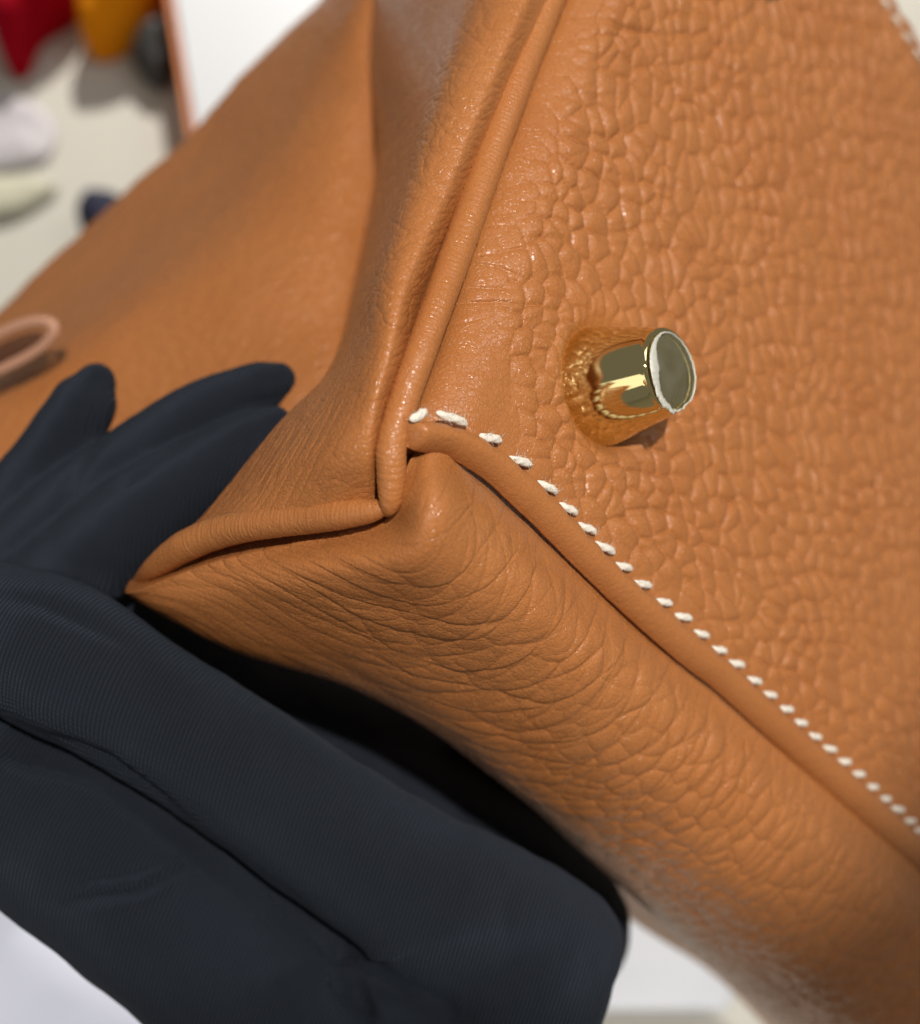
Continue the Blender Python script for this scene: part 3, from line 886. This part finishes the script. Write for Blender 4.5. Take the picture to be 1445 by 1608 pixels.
for c in chains:
    c = list(c)
    # rounded ends
    P = tube(c, 60, 28)
    n_, m_ = P.shape[:2]
    A0 = P[0].mean(0); A1 = P[-1].mean(0)
    d0 = A0 - P[2].mean(0); d0 /= np.linalg.norm(d0); d1 = A1 - P[-3].mean(0); d1 /= np.linalg.norm(d1)
    r0, r1 = c[0][3], c[-1][3]
    caps0 = [A0 + d0 * r0 * math.sin(k) + (P[0] - A0) * math.cos(k) for k in (1.5, 1.2, 0.8, 0.4)]
    caps1 = [A1 + d1 * r1 * math.sin(k) + (P[-1] - A1) * math.cos(k) for k in (0.4, 0.8, 1.2, 1.5)]
    P = np.concatenate([np.stack(caps0), P, np.stack(caps1)], 0)
    n_ = P.shape[0]
    Vh.append(C2W(P).reshape(-1, 3)); f = grid_faces(n_, m_, wrap_v=True) + base
    Fh += [tuple(q) for q in f.tolist()]
    Fh.append(tuple(range(base + m_ - 1, base - 1, -1)))
    Fh.append(tuple(range(base + (n_ - 1) * m_, base + n_ * m_)))
    base += n_ * m_
Vh = np.vstack(Vh)
org = C2W(cam3(100, 1300, 18.5))
me = bpy.data.meshes.new('person')
me.from_pydata((Vh - org).tolist(), [], Fh); me.update()
tmp = bpy.data.objects.new('glove_source', me); col.objects.link(tmp)
md = tmp.modifiers.new('r', 'REMESH'); md.mode = 'VOXEL'; md.voxel_size = 0.00062; md.use_smooth_shade = True
ms = tmp.modifiers.new('s', 'SMOOTH'); ms.factor = 0.5; ms.iterations = 14
dg = bpy.context.evaluated_depsgraph_get()
ev = tmp.evaluated_get(dg)
hm = bpy.data.meshes.new_from_object(ev)
bpy.data.objects.remove(tmp)
n = len(hm.vertices)
co = np.empty(n * 3); hm.vertices.foreach_get('co', co); co = co.reshape(-1, 3)
no = np.empty(n * 3); hm.vertex_normals.foreach_get('vector', no); no = no.reshape(-1, 3)
# (folds)
# sag folds and creases of the cloth, as depth along the surface normal
q = ((co + org) - CAM) @ RW / CM * np.array([1, 1, -1.0])
hx = 722.5 + q[:, 0] / q[:, 2] * F; hy = 804 - q[:, 1] / q[:, 2] * F
nc = (no @ RW)                      # camera-frame normal, z towards camera
facing = np.clip(nc[:, 2], 0, 1)


def seg_dist(x, y, pts):
    best = np.full(x.shape, 1e9); tt = np.zeros(x.shape); tot = 0
    L_ = sum(math.dist(a, b) for a, b in zip(pts[:-1], pts[1:]))
    for (ax, ay), (bx, by) in zip(pts[:-1], pts[1:]):
        l2 = (bx - ax) ** 2 + (by - ay) ** 2
        t = np.clip(((x - ax) * (bx - ax) + (y - ay) * (by - ay)) / l2, 0, 1)
        d = np.hypot(x - ax - t * (bx - ax), y - ay - t * (by - ay))
        m = d < best
        best = np.where(m, d, best); tt = np.where(m, (tot + t * math.sqrt(l2)) / L_, tt)
        tot += math.sqrt(l2)
    return best, tt


disp = np.zeros(n)
front = (q[:, 2] < 17.6) * facing
for pts, wd, dp in [
    ([(0, 1140), (160, 1222), (310, 1340), (430, 1428), (540, 1510)], 46, -0.09),
    ([(540, 1505), (560, 1560), (580, 1620)], 30, -0.16), ([(560, 1520), (640, 1575), (720, 1600)], 26, -0.12), ([(520, 1500), (460, 1530), (400, 1540)], 26, -0.08),
    ([(560, 1500), (680, 1470), (800, 1450)], 34, 0.07), ([(330, 1240), (470, 1330), (600, 1420)], 40, -0.05),
    ([(300, 1370), (200, 1425), (90, 1440)], 26, 0.05), ([(0, 1175), (30, 1185), (75, 1200)], 22, -0.10),
    ([(0, 1132), (60, 1172), (160, 1215), (235, 1270), (310, 1332), (370, 1378), (430, 1420), (480, 1462), (530, 1490), (548, 1515)], 17, -0.20),
    ([(520, 1480), (532, 1530), (552, 1570), (575, 1615)], 12, -0.18),
    ([(545, 1505), (600, 1550), (660, 1590)], 12, -0.13),
    ([(545, 1510), (600, 1490), (650, 1475)], 8, 0.07),
    ([(290, 1345), (210, 1375), (140, 1385)], 8, -0.09),
    ([(310, 1352), (220, 1400), (110, 1412)], 9, -0.10),
    ([(285, 1346), (215, 1383), (130, 1397)], 8, 0.09),
    ([(20, 884), (120, 905), (200, 945), (300, 1000)], 15, 0.07),
    ([(0, 935), (60, 945), (130, 975), (200, 1010)], 14, -0.09),
    ([(0, 1170), (70, 1195), (130, 1210)], 14, -0.05),
    ([(330, 1010), (370, 1060), (420, 1100)], 14, 0.04),
]:
    d_, t_ = seg_dist(hx, hy, pts)
    disp += dp * np.exp(-(d_ / wd) ** 2) * np.sqrt(np.clip(np.sin(math.pi * np.clip(t_, 0.03, 0.97)), 0, 1)) * front
back = (q[:, 2] >= 16.0) * facing * (hy < 900)
for pts, wd, dp in [([(440, 628), (380, 640), (300, 680), (200, 750)], 12, -0.05), ([(165, 600), (150, 680), (110, 750)], 16, -0.04)]:
    d_, t_ = seg_dist(hx, hy, pts)
    disp += dp * np.exp(-(d_ / wd) ** 2) * back
disp += 0.045 * fbm(hx / 150 + hy / 300, hy / 220, 61, 2) + 0.012 * fbm(hx / 40, hy / 40, 63, 2)
co2 = co + no * (1.7 * disp * CM)[:, None]
hm.vertices.foreach_set('co', co2.ravel()); hm.update()
hm.name = 'gloved_hand'
hm.materials.clear(); hm.materials.append(M_glove)
hand = bpy.data.objects.new('person', hm); col.objects.link(hand)
hand.location = org
hand['label'] = 'gloved hand in thin black knit fabric cupping the bag corner from below'
hand['category'] = 'person'

# ================================================================== table and blurred things on it
ground = mesh_obj('tabletop', [(-2, -2, 0), (2, -2, 0), (2, 2, 0), (-2, 2, 0), (-2, -2, -.03), (2, -2, -.03), (2, 2, -.03), (-2, 2, -.03)],
                  [(0, 1, 2, 3), (7, 6, 5, 4), (4, 5, 1, 0), (5, 6, 2, 1), (6, 7, 3, 2), (7, 4, 0, 3)], M_table, smooth=False)
ground['kind'] = 'structure'


def on_table(px, py, h=0.0):
    d = D2W(cam3(px, py, 1.0))
    t = (h - CAM[2]) / d[2]
    return CAM + d * t


def tagged(o, label, cat, group=None):
    o['label'] = label; o['category'] = cat
    if group: o['group'] = group
    return o


def blob(name, outline, height, mat, label, cat, seed=0, base=0.0, crump=0.15):
    """soft heap: outline in photo pixels laid on the table, domed"""
    o = np.array([on_table(x, y, base) for x, y in outline])
    k = len(o)
    ring = catmull(np.vstack([o, o[:1]]), 73)[:-1]
    c = ring.mean(0)
    rows = []
    for j in range(19):
        f = j / 18
        p = c + (ring - c) * math.sin(f * math.pi / 2) ** 0.8
        p[:, 2] = base + 0.0015 + height * math.cos(f * math.pi / 2) ** 0.6
        w = crump * height * fbm(p[:, 0] * 60, p[:, 1] * 60, seed) * 2 * (1 - f ** 4)
        p[:, 2] += w
        rows.append(p)
    P = np.stack(rows, 0)
    b = c.copy(); b[2] = base
    return tagged(mesh_obj(name, P.reshape(-1, 3), grid_faces(19, 72, wrap_v=True), mat, origin=b), label, cat)


blob('cloth_pouch', [(-6, 30), (20, -30), (75, -60), (180, -60), (165, 0), (110, 48), (70, 75), (48, 122), (22, 125), (2, 80)], 0.03, M_red,
     'crimson cloth pouch lying crumpled on the table at the top left', 'pouch', 1)
blob('cloth_roll', [(136, 60), (160, 20), (205, -30), (262, -60), (272, -20), (258, 35), (215, 80), (170, 102), (142, 90)], 0.03, M_yel,
     'bright amber cloth roll between the crimson pouch and the white box', 'cloth', 2)
blob('plastic_clip', [(212, 108), (228, 82), (268, 55), (276, 110), (262, 146), (235, 138)], 0.015, M_grey,
     'small dark grey plastic piece beside the orange rim of the box', 'clip', 3)
blob('navy_cap', [(133, 372), (142, 345), (165, 334), (200, 340), (230, 380), (200, 420), (150, 410)], 0.02, M_navy,
     'small dark navy item peeking past the far edge of the bag', 'cap', 4)
blob('tissue_paper', [(-120, 160), (-20, 150), (50, 165), (88, 200), (80, 245), (40, 262), (-60, 270), (-140, 240)], 0.0022, M_tissue,
     'crumpled pale pinkish tissue below the crimson pouch', 'paper', 5, crump=0.5)
blob('paper_sheet', [(-120, 285), (0, 285), (60, 286), (92, 298), (60, 325), (10, 345), (-80, 352)], 0.004, M_cream,
     'thin pale yellow paper scrap at the left edge', 'paper', 6)
# white sheets under the hand and behind the strap side
def sheet(name, pts, h, mat, label, cat, th=0.002):
    o = np.array([on_table(x, y, h) for x, y in pts]); k = len(o)
    # subdivide edges and give a soft buckle
    top = catmull(np.vstack([o, o[:1]]), 61)[:-1]
    # keep corners: linear interpolation between pts
    seg = []
    for a, b in zip(o, np.roll(o, -1, 0)):
        for f in np.linspace(0, 1, 16)[:-1]: seg.append(a + (b - a) * f)
    ring = np.array(seg); c = ring.mean(0); rows = []
    for f in np.linspace(0, 1, 20):
        p = c + (ring - c) * f
        p[:, 2] = h + 0.004 * fbm(p[:, 0] * 25, p[:, 1] * 25, 5) + th
        rows.append(p)
    low = rows[-1].copy(); low[:, 2] -= th; rows.append(low)
    cc = low * 0.001 + c * 0.999; cc[:, 2] = low[:, 2].mean(); rows.append(cc)
    P = np.stack(rows, 0)
    b = c.copy(); b[2] = 0
    return tagged(mesh_obj(name, P.reshape(-1, 3), grid_faces(P.shape[0], P.shape[1], wrap_v=True), mat, origin=b, smooth=True), label, cat)


sheet('paper_bag', [(-250, 1150), (60, 1330), (230, 1560), (330, 1750), (-250, 1800)], 0.006, M_lav,
      'white folded paper bag on the table below the gloved hand', 'paper bag')
sheet('tissue_sheet', [(860, 1380), (985, 1400), (1105, 1495), (1155, 1545), (1140, 1588), (850, 1588)], 0.006, M_white,
      'bright white tissue sheet seen between glove and bag', 'paper')

# open white box with orange walls
bx = thing('gift_box', 'open white lined box with an orange rim behind the bag', 'box', on_table(420, 60, 0))
A = on_table(262, 0, 0.03); B_ = on_table(297, 222, 0.03)
dirv = (B_ - A); dirv[2] = 0; dirv /= np.linalg.norm(dirv)
per = np.array([-dirv[1], dirv[0], 0]);
if per[0] < 0: per = -per
Lb, Wb, Hb, tw = 0.30, 0.24, 0.03, 0.0022
o0 = A - dirv * 0.17


def box_piece(name, u0, u1, v0, v1, z0, z1, mat):
    vs = []
    for z in (z0, z1):
        for (u, v) in ((u0, v0), (u1, v0), (u1, v1), (u0, v1)):
            p = o0 + dirv * u + per * v; vs.append((p[0], p[1], z))
    fs = [(3, 2, 1, 0), (4, 5, 6, 7), (0, 1, 5, 4), (1, 2, 6, 5), (2, 3, 7, 6), (3, 0, 4, 7)]
    return mesh_obj(name, vs, fs, mat, bx, smooth=False)


box_piece('box_wall', 0, Lb, 0, tw, 0.001, Hb, M_orange); box_piece('box_wall', 0, Lb, Wb - tw, Wb, 0.001, Hb, M_orange)
box_piece('box_wall', 0, tw, tw, Wb - tw, 0.001, Hb, M_orange); box_piece('box_wall', Lb - tw, Lb, tw, Wb - tw, 0.001, Hb, M_orange)
box_piece('box_lining', tw * 1.5, Lb - tw * 1.5, tw * 1.5, Wb - tw * 1.5, 0.002, Hb - 0.001, M_white)

for o in bpy.data.objects:
    if '_o' in o: del o['_o']
